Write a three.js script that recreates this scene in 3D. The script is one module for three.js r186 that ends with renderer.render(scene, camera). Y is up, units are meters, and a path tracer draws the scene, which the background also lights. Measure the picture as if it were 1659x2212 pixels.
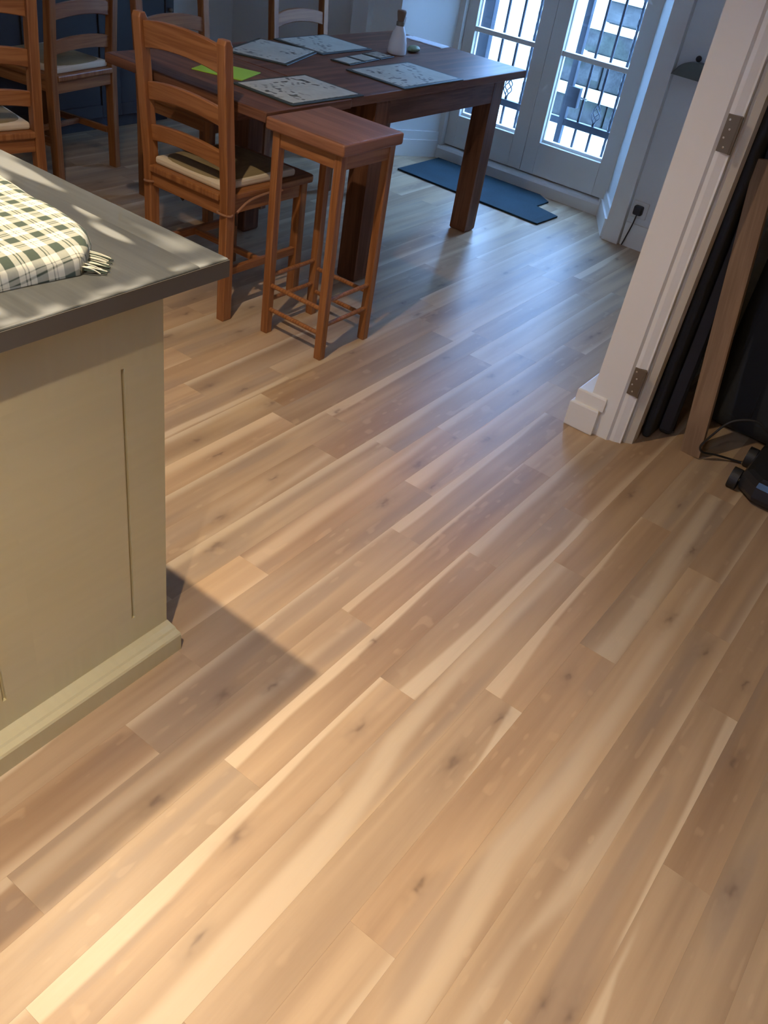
import * as THREE from 'three';
import { RoundedBoxGeometry } from 'three/addons/geometries/RoundedBoxGeometry.js';
import { mergeGeometries, mergeVertices } from 'three/addons/utils/BufferGeometryUtils.js';

// ---------------------------------------------------------------- camera, sky, lamps, exposure
const scene = new THREE.Scene();
const renderer = new THREE.WebGLRenderer();
renderer.toneMapping = THREE.LinearToneMapping;
renderer.toneMappingExposure = 1.0;
renderer.shadowMap.enabled = true;

const camera = new THREE.PerspectiveCamera(61.333, 1659 / 2212, 0.05, 60);
{
  const pitch = 0.65663, roll = 0.18536, yaw = 0.52817;      // tilted down, rolled, turned from +x towards -z
  const f = new THREE.Vector3(Math.cos(pitch) * Math.cos(yaw), -Math.sin(pitch), -Math.cos(pitch) * Math.sin(yaw));
  const r = new THREE.Vector3().crossVectors(f, new THREE.Vector3(0, 1, 0)).normalize();
  const u = new THREE.Vector3().crossVectors(r, f);
  const r2 = r.clone().multiplyScalar(Math.cos(roll)).addScaledVector(u, Math.sin(roll));
  const u2 = u.clone().multiplyScalar(Math.cos(roll)).addScaledVector(r, -Math.sin(roll));
  camera.position.set(0, 1.55, 0);
  camera.quaternion.setFromRotationMatrix(new THREE.Matrix4().makeBasis(r2, u2, f.clone().negate()));
}
scene.background = new THREE.Color().setRGB(0.25, 0.5, 1.0);   // overcast, bluish against the warm lamps
scene.backgroundIntensity = 29;

const LAMP_COLOR = new THREE.Color().setRGB(1.0, 0.80, 0.56);
const CEIL = 2.45;
const LAMPS = [   // [x, z, candela and cone of the beam, candela of the spill round it, what it hangs over]
  [0.97, -1.48, 9, 0.66, 8, 'over the island'],
  [-0.08, -0.35, 17.5, 0.7, 3.0, 'over the open kitchen floor'],
];

// ---------------------------------------------------------------- helpers
let seed = 7;
function rnd() { seed = (seed * 1664525 + 1013904223) >>> 0; return seed / 4294967296; }
function hash(i, j, k) { let h = (Math.imul(i, 374761393) + Math.imul(j, 668265263) + Math.imul(k, 2147483647 ^ 0x5bd1e995)) | 0; h = Math.imul(h ^ (h >>> 13), 1274126177); return ((h ^ (h >>> 16)) >>> 0) / 4294967296; }
function vnoise(x, y, k) {
  const i = Math.floor(x), j = Math.floor(y), fx = x - i, fy = y - j;
  const a = fx * fx * (3 - 2 * fx), b = fy * fy * (3 - 2 * fy);
  const p = hash(i, j, k), q = hash(i + 1, j, k), r = hash(i, j + 1, k), s = hash(i + 1, j + 1, k);
  return p + (q - p) * a + (r - p) * b + (p - q - r + s) * a * b;
}
const sstep = (a, b, x) => { const t = Math.min(1, Math.max(0, (x - a) / (b - a))); return t * t * (3 - 2 * t); };
const mix = (a, b, t) => a + (b - a) * t;
const LUT = new Uint8Array(4097);
for (let i = 0; i <= 4096; i++) { const l = i / 4096; LUT[i] = Math.round(255 * (l <= 0.0031308 ? 12.92 * l : 1.055 * Math.pow(l, 1 / 2.4) - 0.055)); }
const enc = (l) => LUT[l <= 0 ? 0 : l >= 1 ? 4096 : (l * 4096) | 0];
function makeTex(w, h, fn, srgb = true, repeat = true) {      // fn(x, y) in pixels -> [r, g, b] linear
  const d = new Uint8Array(w * h * 4);
  for (let y = 0; y < h; y++) for (let x = 0; x < w; x++) {
    const c = fn(x, y), o = (y * w + x) * 4;
    if (srgb) { d[o] = enc(c[0]); d[o + 1] = enc(c[1]); d[o + 2] = enc(c[2]); } else { d[o] = d[o + 1] = d[o + 2] = 255 * c[0]; }
    d[o + 3] = 255;
  }
  const t = new THREE.DataTexture(d, w, h, THREE.RGBAFormat);
  if (srgb) t.colorSpace = THREE.SRGBColorSpace;
  t.magFilter = THREE.LinearFilter; t.minFilter = THREE.LinearMipmapLinearFilter; t.generateMipmaps = true;
  if (repeat) t.wrapS = t.wrapT = THREE.RepeatWrapping;
  t.needsUpdate = true;
  return t;
}
const rgb = (r, g, b) => new THREE.Color().setRGB(r, g, b);
function mat(color, roughness = 0.6, extra = {}) { return new THREE.MeshStandardMaterial({ color: Array.isArray(color) ? rgb(...color) : color, roughness, ...extra }); }

const taken = new Map();
function numbered(name) { const n = taken.get(name) ?? 0; taken.set(name, n + 1); return n ? name + '_' + String(n).padStart(3, '0') : name; }
function thing(name, label, category, pos = [0, 0, 0], turn = 0, group) {
  const o = new THREE.Group(); o.name = numbered(name); scene.add(o);
  o.position.set(...pos); o.rotation.y = turn; o.userData = { label, category };
  if (group) o.userData.group = group;
  return o;
}
function structure(name, label) { const o = new THREE.Group(); o.name = name; o.userData = { kind: 'structure', label, category: name.split('_')[0] }; scene.add(o); return o; }
function part(name, geo, material, parent, label) {
  const g = Array.isArray(geo) ? (geo.length > 1 ? mergeGeometries(geo.map((x) => { const y = x.index ? x.toNonIndexed() : x; for (const k of Object.keys(y.attributes)) if (!['position', 'normal', 'uv'].includes(k)) y.deleteAttribute(k); return y; })) : geo[0]) : geo;
  const m = new THREE.Mesh(g, material); m.name = name; m.castShadow = m.receiveShadow = true;
  if (label) m.userData.label = label;
  parent.add(m); return m;
}
// uv in metres, u along the longest side of the piece
function uvm(geo, du = 0, dv = 0, along) {
  const g = geo.index ? geo.toNonIndexed() : geo; g.computeBoundingBox();
  const s = g.boundingBox.getSize(new THREE.Vector3()).toArray(), p = g.attributes.position, n = g.attributes.normal;
  const L = along ?? s.indexOf(Math.max(...s)), uv = new Float32Array(p.count * 2);
  for (let i = 0; i < p.count; i += 3) {
    const nn = [0, 0, 0];
    for (let k = 0; k < 3; k++) { nn[0] += n.getX(i + k); nn[1] += n.getY(i + k); nn[2] += n.getZ(i + k); }
    const a = nn.map(Math.abs), D = a.indexOf(Math.max(...a)), ax = [0, 1, 2].filter((q) => q !== D);
    const U = ax.includes(L) ? L : ax[0], V = ax.find((q) => q !== U);
    for (let k = 0; k < 3; k++) { const q = [p.getX(i + k), p.getY(i + k), p.getZ(i + k)]; uv[2 * (i + k)] = q[U] + du; uv[2 * (i + k) + 1] = q[V] + dv + (D === 1 ? 0 : 0.37); }
  }
  g.setAttribute('uv', new THREE.BufferAttribute(uv, 2)); return g;
}
// a box by its corners, edges rounded by r
function box(x0, x1, y0, y1, z0, z1, r = 0.003) {
  const w = x1 - x0, h = y1 - y0, d = z1 - z0, rr = Math.min(r, 0.45 * Math.min(w, h, d));
  const g = rr > 0.0004 ? new RoundedBoxGeometry(w, h, d, 1, rr) : new THREE.BoxGeometry(w, h, d);
  g.translate((x0 + x1) / 2, (y0 + y1) / 2, (z0 + z1) / 2);
  return uvm(g, rnd() * 3, rnd() * 3);
}
function plain(x0, x1, y0, y1, z0, z1) { const g = new THREE.BoxGeometry(x1 - x0, y1 - y0, z1 - z0); g.translate((x0 + x1) / 2, (y0 + y1) / 2, (z0 + z1) / 2); return uvm(g); }
// plan polygon [[x, z], ...] raised from y0 to y1
function prism(pts, y0, y1, bevel = 0) {
  const s = new THREE.Shape(pts.map(([x, z]) => new THREE.Vector2(x, -z)));
  const g = new THREE.ExtrudeGeometry(s, { depth: y1 - y0 - 2 * bevel, bevelEnabled: bevel > 0, bevelThickness: bevel, bevelSize: bevel, bevelOffset: -bevel, bevelSegments: 2, steps: 1 });
  g.rotateX(-Math.PI / 2); g.translate(0, y0 + bevel, 0); return uvm(g);
}
// profile in (a, y) pushed along an axis
function pushX(pts, x0, x1) { const s = new THREE.Shape(pts.map(([z, y]) => new THREE.Vector2(z, y))); const g = new THREE.ExtrudeGeometry(s, { depth: x1 - x0, bevelEnabled: false }); g.rotateY(-Math.PI / 2); g.scale(-1, 1, 1); flip(g); g.translate(x0, 0, 0); return uvm(g); }
function pushZ(pts, z0, z1, bevel = 0) { const s = new THREE.Shape(pts.map(([x, y]) => new THREE.Vector2(x, y))); const g = new THREE.ExtrudeGeometry(s, { depth: z1 - z0 - 2 * bevel, bevelEnabled: bevel > 0, bevelThickness: bevel, bevelSize: bevel, bevelOffset: -bevel, bevelSegments: 1 }); g.translate(0, 0, z0 + bevel); return uvm(g); }
function flip(g) { const p = g.index ? g.toNonIndexed() : g; for (const k of ['position', 'normal', 'uv']) { const a = p.attributes[k], n = a.itemSize, r = a.array; for (let i = 0; i < a.count; i += 3) for (let c = 0; c < n; c++) { const t = r[(i + 1) * n + c]; r[(i + 1) * n + c] = r[(i + 2) * n + c]; r[(i + 2) * n + c] = t; } } p.computeVertexNormals(); return p; }
function tube(pts, r, seg = 12, sides = 7, closed = false) { return new THREE.TubeGeometry(new THREE.CatmullRomCurve3(pts.map((p) => new THREE.Vector3(...p)), closed), seg, r, sides, closed); }
function rod(a, b, r, sides = 8) {
  const A = new THREE.Vector3(...a), B = new THREE.Vector3(...b), g = new THREE.CylinderGeometry(r, r, A.distanceTo(B), sides);
  g.applyQuaternion(new THREE.Quaternion().setFromUnitVectors(new THREE.Vector3(0, 1, 0), B.clone().sub(A).normalize())); g.translate((a[0] + b[0]) / 2, (a[1] + b[1]) / 2, (a[2] + b[2]) / 2); return g;
}
function lathe(pts, seg = 32) { return new THREE.LatheGeometry(pts.map(([r, y]) => new THREE.Vector2(r, y)), seg); }

// ---------------------------------------------------------------- materials
function woodTex(light, dark, k, w = 1024, h = 256) {           // one metre by a quarter
  return makeTex(w, h, (px, py) => {
    const x = px / w, y = py / h * 0.25, per = (a) => a;
    const wob = vnoise(per(x * 4), y * 9, k) * 0.02;
    let n = 0.5 * vnoise(x * 3, (y + wob) * 60, k + 1) + 0.3 * vnoise(x * 7, (y + wob) * 170, k + 2) + 0.2 * vnoise(x * 20, y * 500, k + 3);
    const e = Math.min(sstep(0, 0.06, x), sstep(1, 0.94, x)); n = mix(0.5, n, e);
    const t = sstep(0.25, 0.75, n);
    return [mix(light[0], dark[0], t), mix(light[1], dark[1], t), mix(light[2], dark[2], t)];
  });
}
const repM = (t) => { t.repeat.set(1, 4); return t; };
const M = {};
M.pine = mat(0xffffff, 0.42, { map: repM(woodTex([0.36, 0.15, 0.052], [0.22, 0.08, 0.026], 11)) });
M.tableWood = new THREE.MeshPhysicalMaterial({ roughness: 0.45, specularIntensity: 0.32, map: repM(woodTex([0.19, 0.085, 0.048], [0.1, 0.042, 0.024], 23)) });
M.stoolTop = mat(0xffffff, 0.4, { map: repM(woodTex([0.3, 0.13, 0.065], [0.19, 0.075, 0.034], 31)) });
M.board = mat(0xffffff, 0.7, { map: repM(woodTex([0.29, 0.18, 0.1], [0.21, 0.125, 0.065], 41)) });
M.wall = mat([0.74, 0.74, 0.71], 0.9);
M.ceiling = mat([0.8, 0.8, 0.78], 0.95);
M.gloss = mat([0.78, 0.76, 0.71], 0.38);
M.sage = mat(0xffffff, 0.5, { map: (() => { const t = makeTex(512, 512, (x, y) => { const n = 0.6 * vnoise(x / 60, y / 140, 51) + 0.4 * vnoise(x / 5, y / 60, 52), k = mix(0.94, 1.05, n); return [0.52 * k, 0.47 * k, 0.3 * k]; }); t.repeat.set(1, 1); return t; })() });
M.counter = mat(0xffffff, 0.34, {
  map: makeTex(1024, 1024, (px, py) => {       // worn grey surface, one metre, streaks along z (v)
    const x = px / 1024, y = py / 1024;
    const s = 0.6 * vnoise(x * 90, y * 6, 61) + 0.4 * vnoise(x * 260, y * 12, 62), b = vnoise(x * 5, y * 4, 63);
    let g = mix(0.05, 0.09, s) * mix(0.85, 1.15, b);
    const worn = sstep(0.62, 0.84, vnoise(x * 34, y * 9, 64) * 0.65 + vnoise(x * 7, y * 7, 65) * 0.4);
    const rim = sstep(0.935, 0.968, y) * (y < 0.972 ? 1 : 0) * sstep(0.35, 0.7, 0.6 * vnoise(x * 28, y * 40, 66) + 0.4 * vnoise(x * 9, 2, 67));   // patchy wear with the bevel highlight painted in along the front edge
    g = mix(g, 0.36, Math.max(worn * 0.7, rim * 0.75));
    return [g * 0.97, g * 1.02, g * 0.98];
  }),
});
M.counterEdge = mat([0.11, 0.1, 0.085], 0.45);
M.iron = mat([0.035, 0.042, 0.055], 0.5, { metalness: 0.3 });
M.black = mat([0.018, 0.018, 0.02], 0.6);
M.blackGloss = mat([0.02, 0.021, 0.024], 0.28);
M.blackCloth = mat([0.02, 0.021, 0.022], 0.85);
M.glass = new THREE.MeshPhysicalMaterial({ color: 0xffffff, roughness: 0.0, transmission: 1, thickness: 0, ior: 1.5 });
M.bronze = mat([0.19, 0.15, 0.105], 0.45, { metalness: 0.75 });
M.steel = mat([0.6, 0.58, 0.55], 0.3, { metalness: 1 });

// ---------------------------------------------------------------- the floor: one mesh for each plank
const ROW0 = -0.745, PLANK = 0.957, LONG = [2, 5, 6, 9];   // rows laid with double lengths
const zRow = (r) => ROW0 + r * (r < 0 ? 0.1062 : 0.103);
// a known end joint in a row (the others follow one plank length apart)
const JOINT = { 0: 0.815, '-1': 0.380, '-2': 0.736, '-3': 0.955, '-4': 1.296, '-5': 2.017, '-6': 1.843, '-7': 2.025, '-8': 1.888, '-9': 1.945, '-10': 2.1, 1: 1.225, 2: 1.924, 3: 1.372, 4: 1.68, 5: 2.205, 6: 1.98, 7: 1.725, 8: 1.237, 9: 1.6 };
// pale sapwood along a plank: row, from x, to x, strength, [x, v0, v1] with v across the plank
const SAP = [
  [0, 0.815, 1.772, 1, [[0.82, -0.1, 0.29], [1.14, -0.1, 0.24], [1.43, -0.1, 0.16], [1.77, -0.1, 0.1]]],
  [-1, 1.337, 2.294, 0.8, [[1.35, -0.1, 0.22], [1.93, -0.1, 0.12], [2.3, -0.1, 0.05]]],
  [-1, 0.38, 1.337, 0.5, [[0.38, 0.2, 0.5], [0.49, 0.18, 0.48], [0.81, 0.26, 0.48], [0.93, 0.34, 0.6], [1.35, 0.5, 0.6]]],
  [1, 1.225, 2.182, 0.9, [[1.23, 0.57, 0.96], [1.54, 0.72, 1.1], [1.91, 0.76, 1.1], [2.17, 0.78, 0.95]]],
  [1, 0.268, 1.225, 1, [[0.26, -0.1, 0.36], [0.54, -0.1, 0.37], [0.79, -0.1, 0.2], [1.22, -0.1, 0.13]]],
  [2, 0.01, 1.924, 0.7, [[0.1, 0.5, 1.1], [0.41, 0.54, 1.1], [0.56, 0.5, 1.1], [0.8, 0.5, 1.0], [0.98, 0.35, 0.75], [1.1, 0.15, 0.55], [1.37, 0.15, 0.4], [1.9, 0.2, 0.4]]],
  [-4, 1.296, 2.253, 0.6, [[1.3, 0.18, 0.56], [1.59, 0.13, 0.51], [1.97, 0.15, 0.35], [2.25, 0.2, 0.3]]],
  [-5, 1.06, 2.017, 0.7, [[1.06, -0.1, 0.22], [2.0, -0.1, 0.2]]],
  [-6, 0.886, 1.843, 0.6, [[1.29, 0.86, 0.99], [1.84, 0.62, 0.75]]],
  [-7, 2.025, 2.982, 0.8, [[2.03, -0.1, 0.38], [2.25, -0.1, 0.33], [2.77, -0.1, 0.28], [3, -0.1, 0.2]]],
  [-10, 1.14, 2.1, 0.8, [[1.53, 0.72, 0.94], [2.1, 0.75, 0.92]]],
  [-10, 2.1, 3.06, 0.6, [[2.1, 0.75, 0.92], [3.0, 0.78, 0.9]]],
  [-8, 0.931, 1.888, 0.7, [[1.43, -0.1, 0.3], [1.89, -0.1, 0.32]]],
  [-3, 1.912, 2.869, 0.75, [[1.91, -0.1, 0.4], [2.24, -0.1, 0.18], [2.8, -0.1, 0.1]]],
  [-2, 1.693, 2.65, 0.8, [[1.71, -0.1, 0.3], [2.07, -0.1, 0.26], [2.6, -0.1, 0.12]]],
  [-2, -0.22, 0.736, 0.7, [[0.1, 0.3, 0.56], [0.5, 0.33, 0.54], [0.73, 0.1, 0.45]]],
  [3, 1.372, 2.329, 0.9, [[1.38, -0.1, 0.4], [1.7, -0.1, 0.18], [2.31, -0.1, 0.05]]],
  [3, 0.415, 1.372, 0.9, [[1.17, 0.96, 1.1], [1.37, 0.74, 1.1]]],
  [4, 1.68, 2.637, 0.7, [[1.68, 0.42, 0.94], [2.03, 0.44, 0.87], [2.6, 0.19, 0.53]]],
  [5, 0.291, 2.205, 0.65, [[0.4, 0.7, 1.1], [0.67, 0.55, 1.0], [1.03, 0.2, 0.66], [1.26, 0.42, 0.8], [1.48, 0.45, 0.79], [2.2, 0.5, 0.7]]],
  [6, 0.066, 1.98, 0.6, [[0.5, 0.3, 0.7], [0.72, 0.4, 0.66], [0.89, 0.5, 0.62], [1.02, 0.58, 0.9], [1.12, 0.64, 1.1], [1.27, 0.74, 1.1], [1.8, 0.9, 1.1]]],
  [7, 0.768, 1.725, 1, [[1.1, 0.96, 1.1], [1.41, 0.86, 1.1], [1.72, 0.74, 1.1]]],
  [8, 0.28, 1.237, 0.8, [[0.6, 0.1, 0.4], [0.86, 0.1, 0.3], [0.97, 0.08, 0.14]]],
];
const TONE = { '-8:1.888': 0.85, '-6:1.843': 0.8, '3:1.372': 0.55, '0:-0.142': 0.62, '-3:0.955': 0.62, '0:0.815': 0.42, '-1:0.38': 0.5, '1:0.268': 0.28, '1:1.225': 0.5, '2:0.01': 0.25, '4:0.723': 0.3, '5:0.291': 0.3, '6:0.066': 0.3, '3:0.415': 0.4, '4:1.68': 0.6, '5:2.205': 0.7, '7:1.725': 0.65, '8:1.237': 0.6, '-2:0.736': 0.45, '-4:1.296': 0.5, '-5:1.06': 0.4, '-7:1.068': 0.55, '-5:2.017': 0.75 };

const PW = 1024, PH = 128, PER = 32, ATLASES = 5;
const atlasData = Array.from({ length: ATLASES }, () => new Uint8Array(2048 * 2048 * 4).fill(255));
const CREAM = [0.63, 0.495, 0.34], TAN = [0.5, 0.356, 0.22], BROWN = [0.31, 0.204, 0.124], UMBER = [0.16, 0.105, 0.075], GREY = [0.27, 0.205, 0.16];
function paintPlank(slot, row, x0, len, width) {
  const d = atlasData[(slot / PER) | 0], s = slot % PER, ox = (s & 1) * PW, oy = (s >> 1) * PH, k = 200 + slot * 7;
  const r1 = hash(row, Math.round(x0 * 100), 5), r2 = hash(row, Math.round(x0 * 100), 6), r3 = hash(row, Math.round(x0 * 100), 8);
  const tone = TONE[row + ':' + Math.round(x0 * 1000) / 1000] ?? 0.12 + 0.7 * r1;
  let saps = SAP.filter((q) => q[0] === row && Math.abs(q[1] - x0) < 0.03);
  if (!saps.length && r2 < 0.5) { const top = r3 < 0.5, w = 0.1 + 0.22 * hash(row, slot, 9); saps = [[row, x0, x0 + len, 0.75, [[x0, top ? -0.1 : 1 - w, top ? w : 1.1], [x0 + len, top ? -0.1 : 1 - w * 0.4, top ? w * 0.5 : 1.1]]]]; }
  const knots = [];
  const nk = Math.floor(hash(row, slot, 12) * 3.2);
  for (let i = 0; i < nk; i++) knots.push([hash(slot, i, 13) * len, 0.15 + 0.7 * hash(slot, i, 14), 0.006 + 0.007 * hash(slot, i, 15)]);
  const warm = mix(0.97, 1.04, r3);
  for (let py = 0; py < PH; py++) for (let px = 0; px < PW; px++) {
    const x = px / PW * len, v = py / PH, z = v * width, X = x0 + x;
    let bend = 0, dark = 0, ring = 0;
    for (const [kx, kv, kr] of knots) {
      const dx = (x - kx) / 2.6 + 0.012 * (vnoise(x * 60, z * 90, k + 20) - 0.5), dz = z - kv * width + 0.008 * (vnoise(x * 70, z * 110, k + 21) - 0.5), q = dx * dx + dz * dz;
      bend += Math.sign(dz) * 0.006 * Math.exp(-q / (kr * kr * 3.2));
      dark = Math.max(dark, 0.6 * Math.exp(-q / (kr * kr * 0.5))); ring = Math.max(ring, Math.exp(-q / (kr * kr * 5)));
    }
    const zz = z + bend + 0.012 * (vnoise(X * 2.2, z * 10, k) - 0.5);
    const streak = 0.68 * vnoise(X * 1.5, zz * 30, k + 1) + 0.32 * vnoise(X * 3.5, zz * 90, k + 2);
    const fine = 0.6 * vnoise(X * 9, zz * 420, k + 3) + 0.4 * vnoise(X * 40, zz * 260, k + 6);
    const patch = vnoise(X * 3.3, z * 20, k + 4);
    const fleck = sstep(0.76, 0.9, vnoise(X * 22, z * 75, k + 7)) * sstep(0.45, 0.7, patch);
    let t = tone * 0.9 + (streak - 0.5) * 0.85 + (patch - 0.5) * 0.55 + (fine - 0.5) * 0.1;
    t = Math.min(1.1, Math.max(-0.1, t));
    let c0 = mix(TAN[0], BROWN[0], t), c1 = mix(TAN[1], BROWN[1], t), c2 = mix(TAN[2], BROWN[2], t);
    const gy = sstep(0.62, 0.85, vnoise(X * 2.4, zz * 24, k + 5)) * 0.35;
    c0 = mix(c0, GREY[0], gy); c1 = mix(c1, GREY[1], gy); c2 = mix(c2, GREY[2], gy);
    if (fleck > 0) { c0 = mix(c0, TAN[0] * 1.12, fleck * 0.3); c1 = mix(c1, TAN[1] * 1.12, fleck * 0.3); c2 = mix(c2, TAN[2] * 1.12, fleck * 0.3); }
    for (const [, , , st, pts] of saps) {
      let i = 0; while (i < pts.length - 2 && X > pts[i + 1][0]) i++;
      if (X < pts[0][0] - 0.15 || X > pts[pts.length - 1][0] + 0.15) continue;
      const f = Math.min(1, Math.max(0, (X - pts[i][0]) / (pts[i + 1][0] - pts[i][0])));
      const wav = 0.07 * (vnoise(X * 5, 3, k + 9) - 0.5);
      const a = mix(pts[i][1], pts[i + 1][1], f) + wav, b = mix(pts[i][2], pts[i + 1][2], f) + wav;
      const sf = st > 0.75 ? 0.05 : 0.14; let m = sstep(a - sf, a + sf, v) * sstep(b + sf, b - sf, v) * st;
      m *= sstep(pts[0][0] - 0.15, pts[0][0], X) * sstep(pts[pts.length - 1][0] + 0.15, pts[pts.length - 1][0], X) * (0.86 + 0.14 * fine);
      c0 = mix(c0, CREAM[0], m); c1 = mix(c1, CREAM[1], m); c2 = mix(c2, CREAM[2], m);
    }
    const kd = Math.min(1, 0.8 * dark + 0.24 * ring);
    c0 = mix(c0, UMBER[0], kd); c1 = mix(c1, UMBER[1], kd); c2 = mix(c2, UMBER[2], kd);
    const o = ((oy + py) * 2048 + ox + px) * 4;
    d[o] = enc(c0 * warm); d[o + 1] = enc(c1); d[o + 2] = enc(c2 / warm);
  }
}
function plankGeometry(x0, x1, z0, z1, slot, cut0, len) {         // chamfered top edges, 28 triangles
  const T = 0, E = -0.00018, B = -0.012, c = 0.0002, g = 0.00004;
  x0 += g; x1 -= g; z0 += g; z1 -= g;
  const s = slot % PER, u0 = ((s & 1) * PW + 2) / 2048, v0 = ((s >> 1) * PH + 1.5) / 2048, du = (PW - 4) / 2048, dv = (PH - 3) / 2048;
  const P = [], N = [], UV = [];
  const put = (p) => { P.push(...p); UV.push(u0 + du * Math.min(1, Math.max(0, (p[0] - cut0) / len)), v0 + dv * Math.min(1, Math.max(0, (p[2] - z0) / (z1 - z0)))); };
  const quad = (a, b, cc, d) => { for (const q of [a, b, cc, a, cc, d]) put(q); const n = new THREE.Vector3().crossVectors(new THREE.Vector3(b[0] - a[0], b[1] - a[1], b[2] - a[2]), new THREE.Vector3(cc[0] - a[0], cc[1] - a[1], cc[2] - a[2])).normalize(); for (let i = 0; i < 6; i++) N.push(n.x, n.y, n.z); };
  const ring = (y, i) => [[x0 + i, y, z1 - i], [x1 - i, y, z1 - i], [x1 - i, y, z0 + i], [x0 + i, y, z0 + i]];
  const t = ring(T, c), e = ring(E, 0), b = ring(B, 0);
  quad(t[0], t[1], t[2], t[3]); quad(b[3], b[2], b[1], b[0]);
  for (let i = 0; i < 4; i++) { const j = (i + 1) % 4; quad(e[i], e[j], t[j], t[i]); quad(b[i], b[j], e[j], e[i]); }
  const geo = new THREE.BufferGeometry();
  geo.setAttribute('position', new THREE.Float32BufferAttribute(P, 3)); geo.setAttribute('normal', new THREE.Float32BufferAttribute(N, 3)); geo.setAttribute('uv', new THREE.Float32BufferAttribute(UV, 2));
  return geo;
}
const floor = structure('floor', 'oak plank floor with pale sapwood streaks');
part('subfloor', plain(-2.2, 5.0, -0.1, -0.0122, -4.6, 1.6), mat([0.2, 0.14, 0.09], 0.9), floor);
{
  const planks = [];
  for (let r = -37; r <= 21; r++) {
    const z0 = zRow(r), z1 = zRow(r + 1), len = LONG.includes(r) ? 2 * PLANK : PLANK, j0 = JOINT[r] ?? hash(r, 3, 4) * PLANK;
    for (let n = -6; n <= 6; n++) {
      const a = j0 + n * len, x0 = Math.max(-2.0, a), x1 = Math.min(4.95, a + len);
      if (x1 - x0 < 0.02 || z0 < -4.5 || z1 > 1.5) continue;
      const cx = (x0 + x1) / 2, cz = (z0 + z1) / 2, dist = Math.hypot(cx, 1.55, cz);
      // the floor one sees from about here: ahead, to the right and down to the feet
      const ang = Math.atan2(-cz, cx), seen = cx > -0.1 && ang > -0.75 && ang < 1.05 && !(cx < 0.9 && cz < -1.1 && cz > -2);
      planks.push({ r, a, len, x0, x1, z0, z1, dist: seen ? dist : dist + 100 });
    }
  }
  planks.sort((p, q) => p.dist - q.dist);
  const SLOTS = PER * ATLASES;
  const mats = [], rest = [];
  planks.forEach((p, i) => {
    p.slot = i < SLOTS ? i : Math.floor(hash(i, 1, 77) * SLOTS);
    if (i < SLOTS) paintPlank(i, p.r, p.a, p.len, p.z1 - p.z0);
  });
  for (let a = 0; a < ATLASES; a++) {
    const t = new THREE.DataTexture(atlasData[a], 2048, 2048, THREE.RGBAFormat);
    t.colorSpace = THREE.SRGBColorSpace; t.magFilter = THREE.LinearFilter; t.minFilter = THREE.LinearMipmapLinearFilter; t.generateMipmaps = true; t.needsUpdate = true;
    mats.push(new THREE.MeshPhysicalMaterial({ roughness: 0.38, specularIntensity: 0.52, map: t }));
  }
  planks.forEach((p, i) => {
    const g = plankGeometry(p.x0, p.x1, p.z0, p.z1, p.slot, p.a, p.len);
    if (i < 260) part(i ? 'plank_' + String(i).padStart(3, '0') : 'plank', g, mats[(p.slot / PER) | 0], floor);
    else { (rest[(p.slot / PER) | 0] ??= []).push(g); }
  });
  // the remaining planks lie outside the picture or under the furniture: one part
  const all = rest.flat(), merged = mergeGeometries(all);
  const m = part('further_planks', merged, mats[0], floor); m.userData.kind = 'stuff';
}

// ---------------------------------------------------------------- walls, ceiling, openings
const XF = 4.62, XD = 4.93;                            // inner face of the garden wall, face of the door frame
const DZ0 = -3.0, DZ1 = -1.81;                          // the door opening
const wallFar = structure('wall_far', 'white wall with the french doors in a splayed opening');
part('wall_panel', prism([[XF, -4.6], [XF, -3.19], [XD, DZ0], [5.0, DZ0], [5.0, -4.6]], 0, 2.1), M.wall, wallFar);
part('wall_panel', prism([[XF, -1.64], [XF, -0.7], [5.0, -0.7], [5.0, DZ1], [XD, DZ1]], 0, 2.1), M.wall, wallFar);
part('wall_lintel', prism([[XF, -4.6], [XF, -0.7], [5.0, -0.7], [5.0, -4.6]], 2.1, CEIL + 0.05), M.wall, wallFar);
const wallLeft = structure('wall_left', 'white wall behind the dining chairs');
part('wall_panel', plain(-2.2, 5.0, 0, CEIL + 0.05, -4.7, -4.5), M.wall, wallLeft);
const wallBack = structure('wall_back', 'kitchen end wall');
const WZ0 = -0.8, WZ1 = -0.15, WY0 = 1.25, WY1 = 1.9;
part('wall_panel', plain(-2.2, -2.0, 0, WY0, -4.7, 1.7), M.wall, wallBack);
part('wall_panel', plain(-2.2, -2.0, WY1, CEIL + 0.05, -4.7, 1.7), M.wall, wallBack);
part('wall_panel', plain(-2.2, -2.0, WY0, WY1, -4.7, WZ0), M.wall, wallBack);
part('wall_panel', plain(-2.2, -2.0, WY0, WY1, WZ1, 1.7), M.wall, wallBack);
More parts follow.
